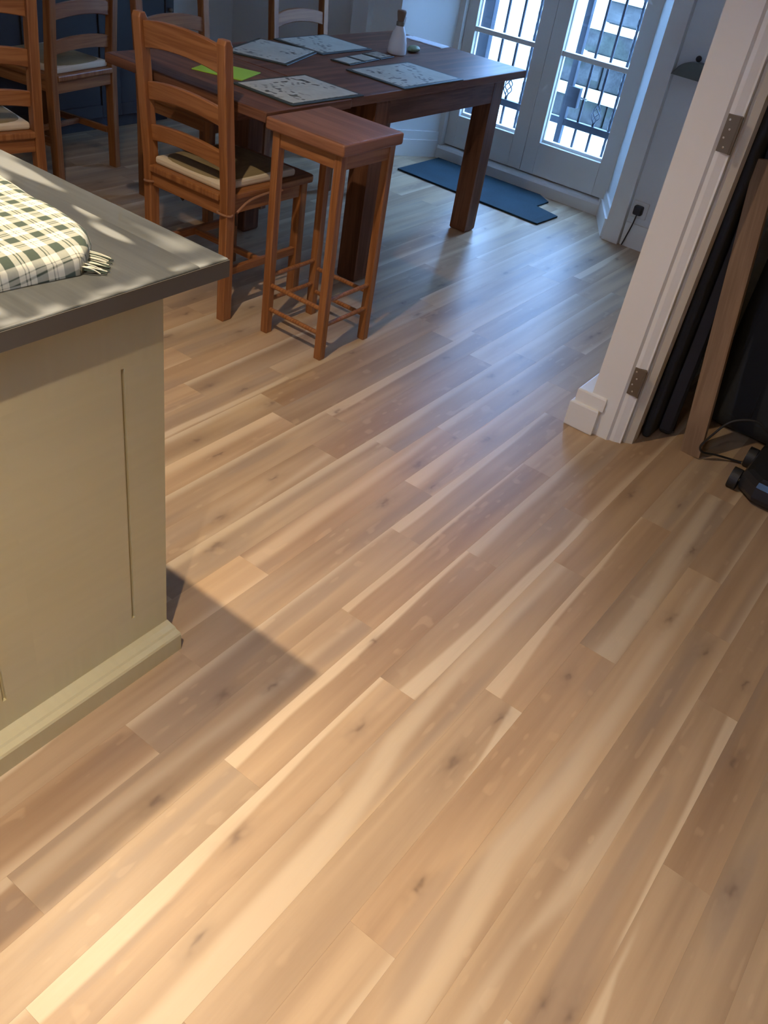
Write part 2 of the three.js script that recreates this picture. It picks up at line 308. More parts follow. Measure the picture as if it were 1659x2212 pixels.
{
  const w = structure('window_1', 'white casement window in the kitchen end wall'), zm = (WZ0 + WZ1) / 2;
  for (const [z0, z1] of [[WZ0, WZ0 + 0.05], [zm - 0.03, zm + 0.03], [WZ1 - 0.05, WZ1]]) part('window_frame', plain(-2.13, -2.07, WY0, WY1, z0, z1), M.gloss, w);
  for (const [y0, y1] of [[WY0, WY0 + 0.05], [WY1 - 0.05, WY1]]) part('window_frame', plain(-2.129, -2.071, y0, y1, WZ0 + 0.05, WZ1 - 0.05), M.gloss, w);
  for (const [z0, z1] of [[WZ0 + 0.05, zm - 0.03], [zm + 0.03, WZ1 - 0.05]]) { const g = new THREE.PlaneGeometry(z1 - z0, WY1 - WY0 - 0.1); g.rotateY(Math.PI / 2); g.translate(-2.1, (WY0 + WY1) / 2, (z0 + z1) / 2); part('pane', g, M.glass, w); }
  part('window_sill', box(-2.06, -1.9, WY0 - 0.03, WY0, WZ0 - 0.04, WZ1 + 0.04, 0.005), M.gloss, w);
}
const wallRight = structure('wall_right', 'kitchen side wall');
part('wall_panel', plain(-2.2, 3.9, 0, CEIL + 0.05, 1.5, 1.7), M.wall, wallRight);
const wallSide = structure('wall_side', 'dark wall behind the stored things');
part('wall_panel', plain(3.6, 3.8, 0, CEIL + 0.05, -0.7, 1.6), M.wall, wallSide);
const ceiling = structure('ceiling', 'flat white ceiling');
part('ceiling_panel', plain(-2.2, 5.0, CEIL, CEIL + 0.15, -4.7, 1.7), M.ceiling, ceiling);

// wall end with its door frame: plain face, moulded rebate, door stop, skirting round the corner
const wallMid = structure('wall_partition', 'white wall end with a moulded door frame');
part('wall_panel', plain(2.72, 5.0, 0, CEIL, -0.815, -0.66), M.wall, wallMid);
part('door_lining', prism([[2.66, -0.815], [2.66, -0.714], [2.67, -0.7065], [2.671, -0.694], [2.68, -0.673], [2.68, -0.667], [2.72, -0.667], [2.72, -0.815]], 0, CEIL, 0), M.gloss, wallMid);
part('door_stop', prism([[2.7, -0.666], [2.7, -0.657], [2.712, -0.636], [2.76, -0.636], [2.76, -0.666]], 0, CEIL), mat([0.62, 0.55, 0.43], 0.5), wallMid);
{ // skirting: two stepped mouldings that return along the wall end
  const sk = (dx, dz, z1, y0, y1) => prism([[2.66 - dx, -0.815 - dz], [2.66 - dx, z1], [2.665, z1], [2.665, -0.81], [4.6, -0.81], [4.6, -0.815 - dz]], y0, y1, 0.006);
  const s = structure('baseboard_partition', 'white stepped skirting at the wall end');
  part('lower_board', sk(0.024, 0.06, -0.765, 0, 0.1), M.gloss, s);
  part('upper_board', sk(0.012, 0.05, -0.755, 0.094, 0.148), M.gloss, s);
}
function hinge(y, label) {
  const h = thing('door_hinge', label, 'hinge', [2.6695, y, -0.688]);
  part('leaf', box(-0.0016, 0.02, -0.05, 0.05, -0.018, 0.02, 0.0007), M.bronze, h);
  part('knuckle', rod([-0.002, -0.05, 0.022], [-0.002, 0.05, 0.022], 0.0045, 10), M.bronze, h);
  for (const [yy, zz] of [[0.036, -0.009], [0.012, -0.001], [-0.012, -0.009], [-0.036, -0.001]]) { const g = new THREE.SphereGeometry(0.0034, 10, 6); g.scale(0.5, 1, 1); g.translate(-0.0018, yy, zz); part('screw', g, M.steel, h, 'bright screw head'); }
}
hinge(0.243, 'lower bronze hinge leaf near the skirting on the white frame');
hinge(1.04, 'upper bronze hinge leaf on the white door frame');

// garden wall details: skirting, architrave, boxed pipe
{
  const s = structure('baseboard_far', 'white skirting of the garden wall');
  part('skirting_board', plain(XF - 0.016, XF, 0, 0.125, -1.54, -0.89), M.gloss, s);
  part('skirting_board', plain(XF - 0.016, XF, 0, 0.125, -4.5, -3.27), M.gloss, s);
  const d = [0.857, 0.5145];           // along the splay of the opening
  for (const [a, b] of [[[XF, -1.64], [XD, DZ1]], [[XF, -3.19], [XD, DZ0]]]) {
    const q = Math.sign(b[1] - a[1]) * -1; // inward side
    const n = b[1] < a[1] ? [-0.012, -0.02] : [-0.012, 0.02];
    part('splay_skirting', prism(b[1] < a[1] ? [[a[0], a[1]], [b[0], b[1]], [b[0] + n[0], b[1] + n[1]], [a[0] + n[0], a[1] + n[1]]] : [[a[0], a[1]], [a[0] + n[0], a[1] + n[1]], [b[0] + n[0], b[1] + n[1]], [b[0], b[1]]], 0, 0.1), M.gloss, s);
    const n2 = n.map((v) => v * 0.5);
    part('splay_moulding', prism(b[1] < a[1] ? [[a[0], a[1]], [b[0], b[1]], [b[0] + n2[0], b[1] + n2[1]], [a[0] + n2[0], a[1] + n2[1]]] : [[a[0], a[1]], [a[0] + n2[0], a[1] + n2[1]], [b[0] + n2[0], b[1] + n2[1]], [b[0], b[1]]], 0.1, 0.15), M.gloss, s);
  }
  const t1 = structure('trim_1', 'white upright trim beside the french doors');
  part('upright_board', box(XF - 0.04, XF + 0.005, 0, 2.15, -1.64, -1.545, 0.003), M.gloss, t1);
  const t2 = structure('trim_2', 'white boxed pipe in the corner past the table');
  part('pipe_casing', box(XF - 0.05, XF + 0.005, 0, CEIL, -3.5, -3.385, 0.003), M.wall, t2);
}

// ---------------------------------------------------------------- french doors
{
  const f = structure('door_frame', 'white frame and sill of the french doors'); f.name = 'trim_3';
  part('door_sill', pushZ([[4.915, 0], [4.915, 0.06], [4.925, 0.074], [5.0, 0.078], [5.0, 0]], DZ0, DZ1), M.gloss, f);
  part('jamb', plain(4.93, 5.06, 0.07, 2.1, DZ0, DZ0 + 0.035), M.gloss, f);
  part('jamb', plain(4.93, 5.06, 0.07, 2.1, DZ1 - 0.035, DZ1), M.gloss, f);
  part('head', plain(4.93, 5.06, 2.06, 2.1, DZ0, DZ1), M.gloss, f);
  const leaf = (n, z0, z1, g0, g1, label) => {
    const d = structure('door_' + n, label), a = 4.965, b = 5.01;
    part('stile', box(a, b, 0.085, 2.055, z0, g0, 0.003), M.gloss, d);
    part('stile', box(a, b, 0.085, 2.055, g1, z1, 0.003), M.gloss, d);
    part('bottom_rail', box(a, b, 0.085, 0.268, g0, g1, 0.002), M.gloss, d);
    part('top_rail', box(a, b, 1.95, 2.055, g0, g1, 0.002), M.gloss, d);
    for (const y of [0.735, 1.145, 1.55]) part('glazing_bar', box(a + 0.004, b - 0.004, y, y + 0.026, g0, g1, 0.002), M.gloss, d);
    [[0.268, 0.735], [0.761, 1.145], [1.171, 1.55], [1.576, 1.95]].forEach(([y0, y1]) => {
      const g = new THREE.PlaneGeometry(g1 - g0, y1 - y0); g.rotateY(-Math.PI / 2); g.translate(a + 0.024, (y0 + y1) / 2, (g0 + g1) / 2); part('pane', g, M.glass, d);
    });
    // glazing beads outside the glass
    part('glazing_bead', box(a + 0.026, b + 0.012, 0.262, 0.285, g0, g1, 0.002), M.gloss, d);
    for (const z of [g0, g1]) part('glazing_bead', box(a + 0.026, b, 0.285, 1.95, z - 0.006, z + 0.008, 0.002), M.gloss, d);
    return d;
  };
  leaf(1, DZ0 + 0.036, -2.4065, -2.893, -2.495, 'left leaf of the white glazed french doors');
  leaf(2, -2.4045, DZ1 - 0.036, -2.316, -1.913, 'right leaf of the white glazed french doors');
}

// ---------------------------------------------------------------- outside: patio, steps, walls, gate
{
  const stone = makeTex(512, 512, (x, y) => { const n = 0.45 * vnoise(x / 60, y / 60, 71) + 0.3 * vnoise(x / 17, y / 17, 72) + 0.25 * vnoise(x / 5, y / 5, 73), m = sstep(0.5, 0.75, vnoise(x / 90, y / 40, 74)); const k = mix(0.012, 0.07, n); return [mix(k, k * 0.72, m), mix(k * 1.0, k * 0.82, m), mix(k * 0.92, k * 0.6, m)]; });
  const stoneM = mat(0xffffff, 0.95, { map: stone }), slabM = mat([0.74, 0.75, 0.74], 0.9), paveM = mat([0.7, 0.71, 0.7], 0.9), renderM = mat([0.85, 0.86, 0.86], 0.95);
  const patio = structure('floor_patio', 'pale paved patio outside the doors');
  part('bed', plain(5.0, 9.5, -0.2, 0.138, -6, 1.2), mat([0.4, 0.4, 0.38], 0.95), patio);
  let i = 0;
  for (let x = 5.02; x < 6.1; x += 0.56) for (let z = -5.9; z < 1; z += 0.7) part(i++ ? 'paving_slab_' + String(i - 1).padStart(3, '0') : 'paving_slab', box(x, Math.min(x + 0.552, 6.14), 0.138, 0.165, z, z + 0.69, 0.004), paveM, patio);
  const steps = thing('garden_steps', 'mossy stone steps with pale treads outside the glass', 'steps', [0, 0, 0]);
  const Y = [0.165, 0.345, 0.525, 0.7, 0.868, 1.04, 1.21, 1.38], X = [6.15, 6.42, 6.68, 6.94, 7.2, 7.46, 7.72];
  for (let s = 0; s < 7; s++) {
    const zl = -3.12 + (s > 1 ? 0.16 : 0);
    part('tread', box(X[s] - 0.025, X[s] + 0.29, Y[s + 1] - 0.02, Y[s + 1], zl - 0.02, -0.6, 0.006), slabM, steps, 'pale stone tread');
    let z = zl, k = 0;
    while (z < -0.7) {
      const w = 0.26 + 0.3 * hash(s, k++, 81), q = Math.min(w, -0.62 - z);
      part('riser_stone', box(X[s] + 0.012 * hash(s, k, 82), X[s] + 0.26, Y[s] + 0.004, Y[s + 1] - 0.022, z + 0.005, z + q - 0.005, 0.012), stoneM, steps, 'grey mossy stone'); z += w;
    }
    part('core', plain(X[s] + 0.05, X[s] + 0.29, s ? Y[s] - 0.04 : 0.14, Y[s + 1] - 0.046, zl + 0.02, -0.62), stoneM, steps);
  }
  const gw = structure('wall_garden', 'white rendered garden walls');
  part('end_wall', plain(8.3, 8.5, 0.1, 2.0, -6.0, 1.2), renderM, gw);
  part('side_wall', plain(5.0, 8.3, 0.1, 1.6, -6.0, -5.85), renderM, gw);
  part('side_wall', plain(5.0, 8.3, 0.1, 1.6, -0.55, -0.35), renderM, gw);

  const gate = thing('security_gate', 'dark iron security gate with twisted bars behind the french doors', 'gate', [5.12, 0, 0]);
  const square = (z, w, y0, y1, nm) => part(nm, box(-w / 2, w / 2, y0, y1, z - w / 2, z + w / 2, 0.001), M.iron, gate);
  part('gate_post', box(-0.02, 0.03, 0.166, 2.05, -2.94, -2.87, 0.003), M.iron, gate);
  part('gate_post', box(-0.02, 0.03, 0.166, 2.05, -1.9, -1.85, 0.003), M.iron, gate);
  part('gate_stile', box(-0.018, 0.018, 0.2, 2.0, -2.299, -2.264, 0.002), M.iron, gate);
  part('gate_stile', box(-0.018, 0.018, 0.2, 2.0, -2.5, -2.472, 0.002), M.iron, gate);
  for (const y of [0.365, 1.1, 1.96]) part('rail', box(-0.016, 0.016, y, y + 0.038, -2.88, -1.88, 0.002), M.iron, gate);
  const twisted = (z, y0, y1) => { const g = new THREE.BoxGeometry(0.013, y1 - y0, 0.013, 1, 90, 1), p = g.attributes.position; for (let i = 0; i < p.count; i++) { const a = p.getY(i) * 55, x = p.getX(i), zz = p.getZ(i); p.setX(i, x * Math.cos(a) - zz * Math.sin(a)); p.setZ(i, x * Math.sin(a) + zz * Math.cos(a)); } g.computeVertexNormals(); g.translate(0, (y0 + y1) / 2, z); part('twisted_bar', g, M.iron, gate); };
  const basket = (z, y) => { const gs = []; for (let k = 0; k < 4; k++) { const pts = []; for (let i = 0; i <= 10; i++) { const t = i / 10, a = t * Math.PI * 1.1 + k * Math.PI / 2, r = 0.004 + 0.022 * Math.sin(Math.PI * t); pts.push([r * Math.cos(a), y + (t - 0.5) * 0.1, z + r * Math.sin(a)]); } gs.push(tube(pts, 0.0035, 14, 5)); } part('basket', gs, M.iron, gate, 'twisted iron basket'); };
  for (const z of [-2.782, -2.18]) square(z, 0.013, 0.2, 1.97, 'bar');
  for (const z of [-2.68, -2.083]) { square(z, 0.013, 0.2, 0.42, 'bar'); square(z, 0.013, 0.52, 1.97, 'bar'); basket(z, 0.47); }
  for (const z of [-2.581, -1.982]) twisted(z, 0.2, 1.97);
  part('lock_box', box(-0.022, 0.022, 0.47, 0.58, -2.285, -2.21, 0.004), M.iron, gate);
  part('lock_bolt', rod([0, 0.53, -2.2], [0, 0.53, -2.16], 0.008), M.steel, gate);
}

// ---------------------------------------------------------------- kitchen island, worktop, towel
{
  const isl = thing('kitchen_island', 'sage painted kitchen island with grooved panels and a moulded plinth', 'island');
  const F = -1.08, R = 0.962, Lx = -0.9, G0 = 0.138, G1 = 0.756;
  part('body', plain(Lx, R - 0.02, 0.0, 0.895, -1.9, F - 0.02), M.sage, isl);
  part('top_rail', plain(Lx, R, G1, 0.895, F - 0.02, F), M.sage, isl);
  part('bottom_rail', plain(Lx, R, 0, G0, F - 0.02, F), M.sage, isl);
  // boards between the rails, with open grooves between them
  let e = 0.868;
  part('front_board', plain(e + 0.004, R, G0, G1, F - 0.02, F), M.sage, isl);
  for (let k = 0; k < 5; k++) {
    part('front_board', plain(e - 0.315 + 0.004, e - 0.004, G0, G1, F - 0.02, F), M.sage, isl);
    part('groove_back', plain(e - 0.004, e + 0.004, G0, G1, F - 0.02, F - 0.007), M.sage, isl); e -= 0.315;
  }
  part('side_board', plain(R - 0.02, R, 0.0, 0.895, -1.9, F - 0.0205), M.sage, isl);
  const prof = [[F, 0], [F + 0.046, 0], [F + 0.046, 0.048], [F + 0.043, 0.053], [F + 0.03, 0.055], [F + 0.026, 0.059], [F + 0.012, 0.061], [F, 0.064]];
  part('plinth', pushX(prof, Lx, R + 0.002), M.sage, isl);

  const top = thing('worktop', 'worn grey worktop overhanging the kitchen island', 'worktop');
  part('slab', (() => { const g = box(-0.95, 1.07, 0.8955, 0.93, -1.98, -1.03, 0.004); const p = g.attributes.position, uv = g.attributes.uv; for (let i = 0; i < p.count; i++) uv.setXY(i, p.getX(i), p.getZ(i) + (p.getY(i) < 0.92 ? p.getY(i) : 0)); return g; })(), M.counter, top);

  part('front_edge', box(-0.95, 1.0705, 0.8953, 0.9262, -1.0302, -1.029, 0.0004), M.counterEdge, top, 'dark front edge');
  part('end_edge', box(1.0695, 1.0706, 0.8953, 0.9262, -1.98, -1.03, 0.0004), M.counterEdge, top, 'dark end edge');

  // folded checked towel
  const plaid = makeTex(1024, 1024, (px, py) => {
    const band = (t) => { const f = t - Math.floor(t); let d = 0; if (f > 0.08 && f < 0.12) d = 0.75; if (f > 0.2 && f < 0.24) d = 0.75; if (f > 0.46 && f < 0.86) d = 0.8; return d; };
    const a = band(px / 1024 * 22), b = band(py / 1024 * 22), d = Math.min(1, a * 0.66 + b * 0.62), w = 0.93 + 0.07 * vnoise(px / 2, py / 2, 91);
    return [mix(0.72, 0.06, d) * w, mix(0.73, 0.085, d) * w, mix(0.62, 0.065, d) * w];
  });
  const tw = thing('checked_towel', 'folded white and dark green checked towel on the worktop', 'towel');
  const n = 56, m = 70, P = [], U = [], I = [];
  const C00 = [0.36, -1.125], C10 = [0.885, -1.118], C01 = [0.42, -1.86], C11 = [1.02, -1.8];
  const surf = (s, t) => {
    const sx = sstep(0, 1, s) * 0.15 + s * 0.85;
    let x = mix(mix(C00[0], C10[0], sx), mix(C01[0], C11[0], sx), t), z = mix(mix(C00[1], C10[1], sx), mix(C01[1], C11[1], sx), t);
    // soft outline
    z += 0.022 * Math.pow(Math.max(0, 0.55 - s), 2) * -1 * (1 - t); x += 0.012 * Math.sin(t * 9) * s * (1 - t); z += 0.01 * Math.sin(s * 7 + 1) * (1 - t);
    const cr = Math.max(0, s - 0.86) * Math.max(0, 0.14 - t) / 0.0196; x -= 0.03 * cr; z -= 0.03 * cr;
    return [x, z];
  };
  for (let j = 0; j <= m; j++) for (let i = 0; i <= n; i++) {
    const s = i / n, t = j / m, [x, z] = surf(s, t), edge = Math.min(s * 0.55, (1 - s) * 0.55, t * 0.7, (1 - t) * 0.7);
    const puff = Math.sqrt(Math.min(1, edge / 0.035)), h = 0.004 + 0.03 * puff + 0.006 * (vnoise(x * 14, z * 14, 92) - 0.5) * puff + 0.008 * sstep(0.6, 0.2, t) * puff;
    P.push(x + (s > 0.9 ? 0.0 : 0), 0.9302 + h, z + 0.014 * puff * (1 - sstep(0, 0.08, t)) - 0.0); U.push(x * 1.0 + 0.04 * z, z * 1.0);
  }
  for (let j = 0; j < m; j++) for (let i = 0; i < n; i++) { const a = j * (n + 1) + i, b = a + 1, c = a + n + 1, d = c + 1; I.push(a, b, d, a, d, c); }
  const border = []; for (let i = 0; i <= n; i++) border.push(i); for (let j = 1; j <= m; j++) border.push(j * (n + 1) + n); for (let i = n - 1; i >= 0; i--) border.push(m * (n + 1) + i); for (let j = m - 1; j > 0; j--) border.push(j * (n + 1));
  const base = P.length / 3; border.forEach((q) => { P.push(P[3 * q], 0.9302, P[3 * q + 2]); U.push(U[2 * q], U[2 * q + 1] + 0.01); });
  border.forEach((q, k) => { const k2 = (k + 1) % border.length; I.push(q, base + k, base + k2, q, base + k2, border[k2]); });
  const g = new THREE.BufferGeometry(); g.setAttribute('position', new THREE.Float32BufferAttribute(P, 3)); g.setAttribute('uv', new THREE.Float32BufferAttribute(U, 2)); g.setIndex(I); g.computeVertexNormals();
  part('cloth', g, mat(0xffffff, 0.92, { map: plaid, side: THREE.DoubleSide }), tw);
  const fr = [];
  for (let k = 0; k < 30; k++) { const a = k / 29, x = 0.838 + 0.05 * a, z = -1.106 - 0.045 * a, q = rnd(), w = rnd() - 0.5; fr.push(tube([[x - 0.014, 0.944 - 0.01 * q, z - 0.012], [x + 0.003 * w, 0.94 - 0.006 * q, z + 0.003], [x + 0.012 + 0.014 * w, 0.9325, z + 0.01 + 0.01 * q]], 0.0013, 5, 4)); }
  const mixed = [...fr.filter((_, i) => i % 2), ...fr.filter((_, i) => !(i % 2))]; fr.splice(0, 30, ...mixed);
  part('fringe', fr.slice(0, 15), mat([0.05, 0.07, 0.055], 0.95), tw, 'dark green fringe'); part('fringe', fr.slice(15), mat([0.6, 0.6, 0.52], 0.95), tw, 'white fringe');
}

// ---------------------------------------------------------------- dining table
{
  const t = thing('dining_table', 'dark wooden dining table laid with placemats', 'table');
  const TY = 0.78;
  part('tabletop', box(2.745, 4.1, TY - 0.035, TY, -2.86, -2.065, 0.005), M.tableWood, t);
  part('extension_leaf', box(2.28, 2.7435, TY - 0.035, TY, -2.86, -2.055, 0.005), M.tableWood, t);
  part('apron', box(2.98, 4.02, 0.632, TY - 0.0355, -2.155, -2.13, 0.002), M.tableWood, t);
  part('apron', box(2.98, 4.02, 0.632, TY - 0.0355, -2.795, -2.77, 0.002), M.tableWood, t);
  part('apron', box(2.97, 2.995, 0.632, TY - 0.0355, -2.77, -2.155, 0.002), M.tableWood, t);
  part('apron', box(4.0, 4.025, 0.632, TY - 0.0355, -2.77, -2.155, 0.002), M.tableWood, t);
  for (const z of [-2.24, -2.68]) part('leaf_runner', box(2.32, 3.4, 0.705, TY - 0.0355, z - 0.02, z + 0.02, 0.002), M.tableWood, t);
  const leg = (x, z) => { const w = 0.047, c = 0.012; const g = prism([[x - w, z - w], [x + w, z - w], [x + w, z + w], [x - w, z + w]], 0.0, TY - 0.0355, c); part('leg', g, M.tableWood, t); };
  leg(3.975, -2.175); leg(2.985, -2.13); leg(3.97, -2.79); leg(2.985, -2.79);
}
// things on the table
const TT = 0.7803;
{
  const speck = makeTex(512, 512, (x, y) => { const d = sstep(0.66, 0.78, vnoise(x / 7, y / 7, 101)) * sstep(0.5, 0.65, vnoise(x / 40, y / 40, 102)), n = vnoise(x / 30, y / 30, 103) * 0.6 + vnoise(x / 7, y / 7, 104) * 0.4, k = mix(0.42, 0.58, n); return [mix(k, 0.07, d), mix(k * 1.03, 0.08, d), mix(k * 0.9, 0.07, d)]; });
  const face = mat(0xffffff, 0.35, { map: speck }), dark = mat([0.035, 0.05, 0.045], 0.5);
  const matAt = (x, z, w, d, turn, label, name = 'placemat', category = 'placemat', group) => {
    const o = thing(name, label, category, [x, TT, z], turn, group);
    part('backing', box(-w / 2, w / 2, 0, 0.005, -d / 2, d / 2, 0.002), dark, o, 'dark border and edge');
    const b = name === 'coaster' ? 0.012 : 0.017;
    part('printed_face', box(-w / 2 + b, w / 2 - b, 0.005, 0.0062, -d / 2 + b, d / 2 - b, 0.0005), face, o, 'pale speckled face');
  };
  matAt(2.625, -2.212, 0.39, 0.3, -0.02, 'speckled placemat overhung by the stool side of the table corner');
  matAt(3.3, -2.21, 0.44, 0.3, 0.0, 'speckled placemat on the table edge opposite the wall, next to the coasters');
  matAt(2.99, -2.68, 0.37, 0.28, 0.35, 'speckled placemat turned askew behind the green pad');
  matAt(3.365, -2.717, 0.36, 0.28, 0.02, 'speckled placemat at the wall side of the table');
  matAt(3.22, -2.46, 0.12, 0.1, 0.1, 'dark edged coaster beside the green pad end of the coaster row', 'coaster', 'coaster', 'coasters lined up on the table');
  matAt(3.345, -2.475, 0.12, 0.1, 0.1, 'middle one of three dark edged coasters', 'coaster', 'coaster', 'coasters lined up on the table');
  matAt(3.475, -2.49, 0.12, 0.1, 0.1, 'dark edged coaster right beside the white bottle', 'coaster', 'coaster', 'coasters lined up on the table');
  const pad = thing('notepad', 'lime green paper pad lying on the table behind the chair back', 'notepad', [2.545, TT, -2.5], 0.35);
  part('paper', box(-0.085, 0.085, 0, 0.004, -0.1, 0.1, 0.001), mat([0.3, 0.52, 0.03], 0.7), pad);
  const b = thing('carafe', 'white conical glass bottle with a cork stopper on the table', 'bottle', [3.62, TT, -2.495]);
  part('flask', lathe([[0, 0], [0.038, 0], [0.043, 0.004], [0.043, 0.02], [0.04, 0.05], [0.031, 0.085], [0.02, 0.108], [0.016, 0.118], [0.016, 0.126], [0, 0.126]]), mat([0.75, 0.78, 0.82], 0.18), b);
  part('neck_band', lathe([[0.0165, 0.112], [0.018, 0.115], [0.018, 0.13], [0.015, 0.132], [0, 0.132]]), M.bronze, b);
  part('stopper', lathe([[0.014, 0.13], [0.016, 0.14], [0.019, 0.155], [0.021, 0.17], [0.018, 0.176], [0, 0.177]]), mat([0.2, 0.12, 0.07], 0.7), b, 'brown cork stopper');
  part('clip', rod([0.018, 0.12, 0.01], [0.02, 0.15, 0.012], 0.0025), M.steel, b);
  const paper = thing('letter', 'white folded paper at the window end of the table', 'paper', [4.04, TT, -2.62], 0.02);
  part('sheet', box(-0.04, 0.04, 0, 0.002, -0.12, 0.12, 0.0006), mat([0.75, 0.74, 0.78], 0.8), paper);
  part('sheet', box(-0.035, 0.045, 0.002, 0.0035, -0.1, 0.11, 0.0006), mat([0.72, 0.72, 0.76], 0.8), paper);
  const pk = thing('packet', 'small crumpled green packet beside the bottle', 'packet', [3.76, TT, -2.5], 0.3);
  part('wrapper', (() => { const g = new THREE.SphereGeometry(0.035, 14, 8), p = g.attributes.position; for (let i = 0; i < p.count; i++) { const k = 0.75 + 0.5 * vnoise(p.getX(i) * 60 + 9, p.getZ(i) * 60 + p.getY(i) * 30 + 9, 111); p.setXYZ(i, p.getX(i) * 1.2 * k, Math.max(0, 0.012 + p.getY(i) * 0.4 * k), p.getZ(i) * 0.8 * k); } g.computeVertexNormals(); return g; })(), mat([0.22, 0.27, 0.15], 0.6), pk);
}

// ---------------------------------------------------------------- chairs
function chairParts(c) {
  // forward is +x, the back stands at x = 0
  const postProfile = [[0, 0], [0.044, 0], [0.044, 0.4], [0.042, 0.52], [0.004, 0.955], [-0.008, 0.974], [-0.03, 0.974], [-0.036, 0.96], [-0.002, 0.5], [0, 0.42]];
  for (const z of [-0.217, 0.179]) part('back_post', pushZ(postProfile, z, z + 0.038, 0.003), M.pine, c);
  const lean = (y) => 0.02 - 0.038 * Math.max(0, (y - 0.5) / 0.46);
  const slat = (y0, y1, arch, nm) => {
    const s = new THREE.Shape(), h = 0.18;
    s.moveTo(-h, y0); s.quadraticCurveTo(0, y0 + 2 * arch, h, y0); s.lineTo(h, y1); s.quadraticCurveTo(0, y1 + 2 * arch, -h, y1); s.lineTo(-h, y0);
    const g = new THREE.ExtrudeGeometry(s, { depth: 0.014, bevelEnabled: true, bevelThickness: 0.003, bevelSize: 0.003, bevelOffset: -0.003, bevelSegments: 1, curveSegments: 10 });
    g.rotateY(Math.PI / 2); g.translate(lean((y0 + y1) / 2), 0, 0); const p = g.attributes.position;
    for (let i = 0; i < p.count; i++) p.setX(i, p.getX(i) - 0.09 * (p.getY(i) - (y0 + y1) / 2) - 0.012 * (1 - (p.getZ(i) / h) ** 2));
    part(nm, uvm(g, rnd(), rnd(), 2), M.pine, c);
  };
  slat(0.866, 0.95, 0.019, 'top_rail'); slat(0.7, 0.76, 0.019, 'slat'); slat(0.56, 0.616, 0.018, 'slat');
  for (const z of [-0.2, 0.162]) part('front_leg', box(0.42, 0.458, 0, 0.452, z, z + 0.038, 0.003), M.pine, c);
  part('seat', prism([[-0.005, -0.178], [-0.005, 0.178], [0.045, 0.178], [0.046, 0.205], [0.47, 0.212], [0.488, 0.2], [0.492, 0.17], [0.492, -0.17], [0.488, -0.2], [0.47, -0.212], [0.046, -0.205], [0.045, -0.178]], 0.452, 0.478, 0.006), M.pine, c);
  part('seat_rail', box(0.008, 0.03, 0.4, 0.452, -0.18, 0.18, 0.002), M.pine, c);
  part('seat_rail', box(0.43, 0.45, 0.4, 0.452, -0.163, 0.163, 0.002), M.pine, c);
  for (const z of [-0.192, 0.172]) { part('seat_rail', box(0.043, 0.421, 0.4, 0.452, z, z + 0.02, 0.002), M.pine, c); part('stretcher', box(0.043, 0.421, 0.165, 0.195, z, z + 0.02, 0.003), M.pine, c); }
  part('stretcher', box(0.22, 0.24, 0.168, 0.192, -0.173, 0.173, 0.003), M.pine, c);
}
const CHAIRS = 'pine ladder back dining chairs';
const chair = thing('dining_chair', 'orange pine ladder back chair pushed under the table end beside the stool', 'chair', [2.217, 0, -2.372], 0, CHAIRS);
chairParts(chair);
function placeChair(x, z, turn, label) { const c = chair.clone(); c.name = numbered('dining_chair'); c.userData = { label, category: 'chair', group: CHAIRS }; c.position.set(x, 0, z); c.rotation.y = turn; scene.add(c); }
placeChair(1.9, -3.06, 1.42, 'pine ladder back chair just behind the worktop with a paper on its seat');
placeChair(2.828, -3.69, 1.74, 'shadowed pine chair with a pale cushion beyond the table end');
placeChair(3.07, -3.37, -1.57, 'shadowed pine chair facing the table from the wall side, near the table end');
placeChair(3.95, -3.37, -1.57, 'shadowed pine chair facing the table from the wall side, near the boxed pipe');

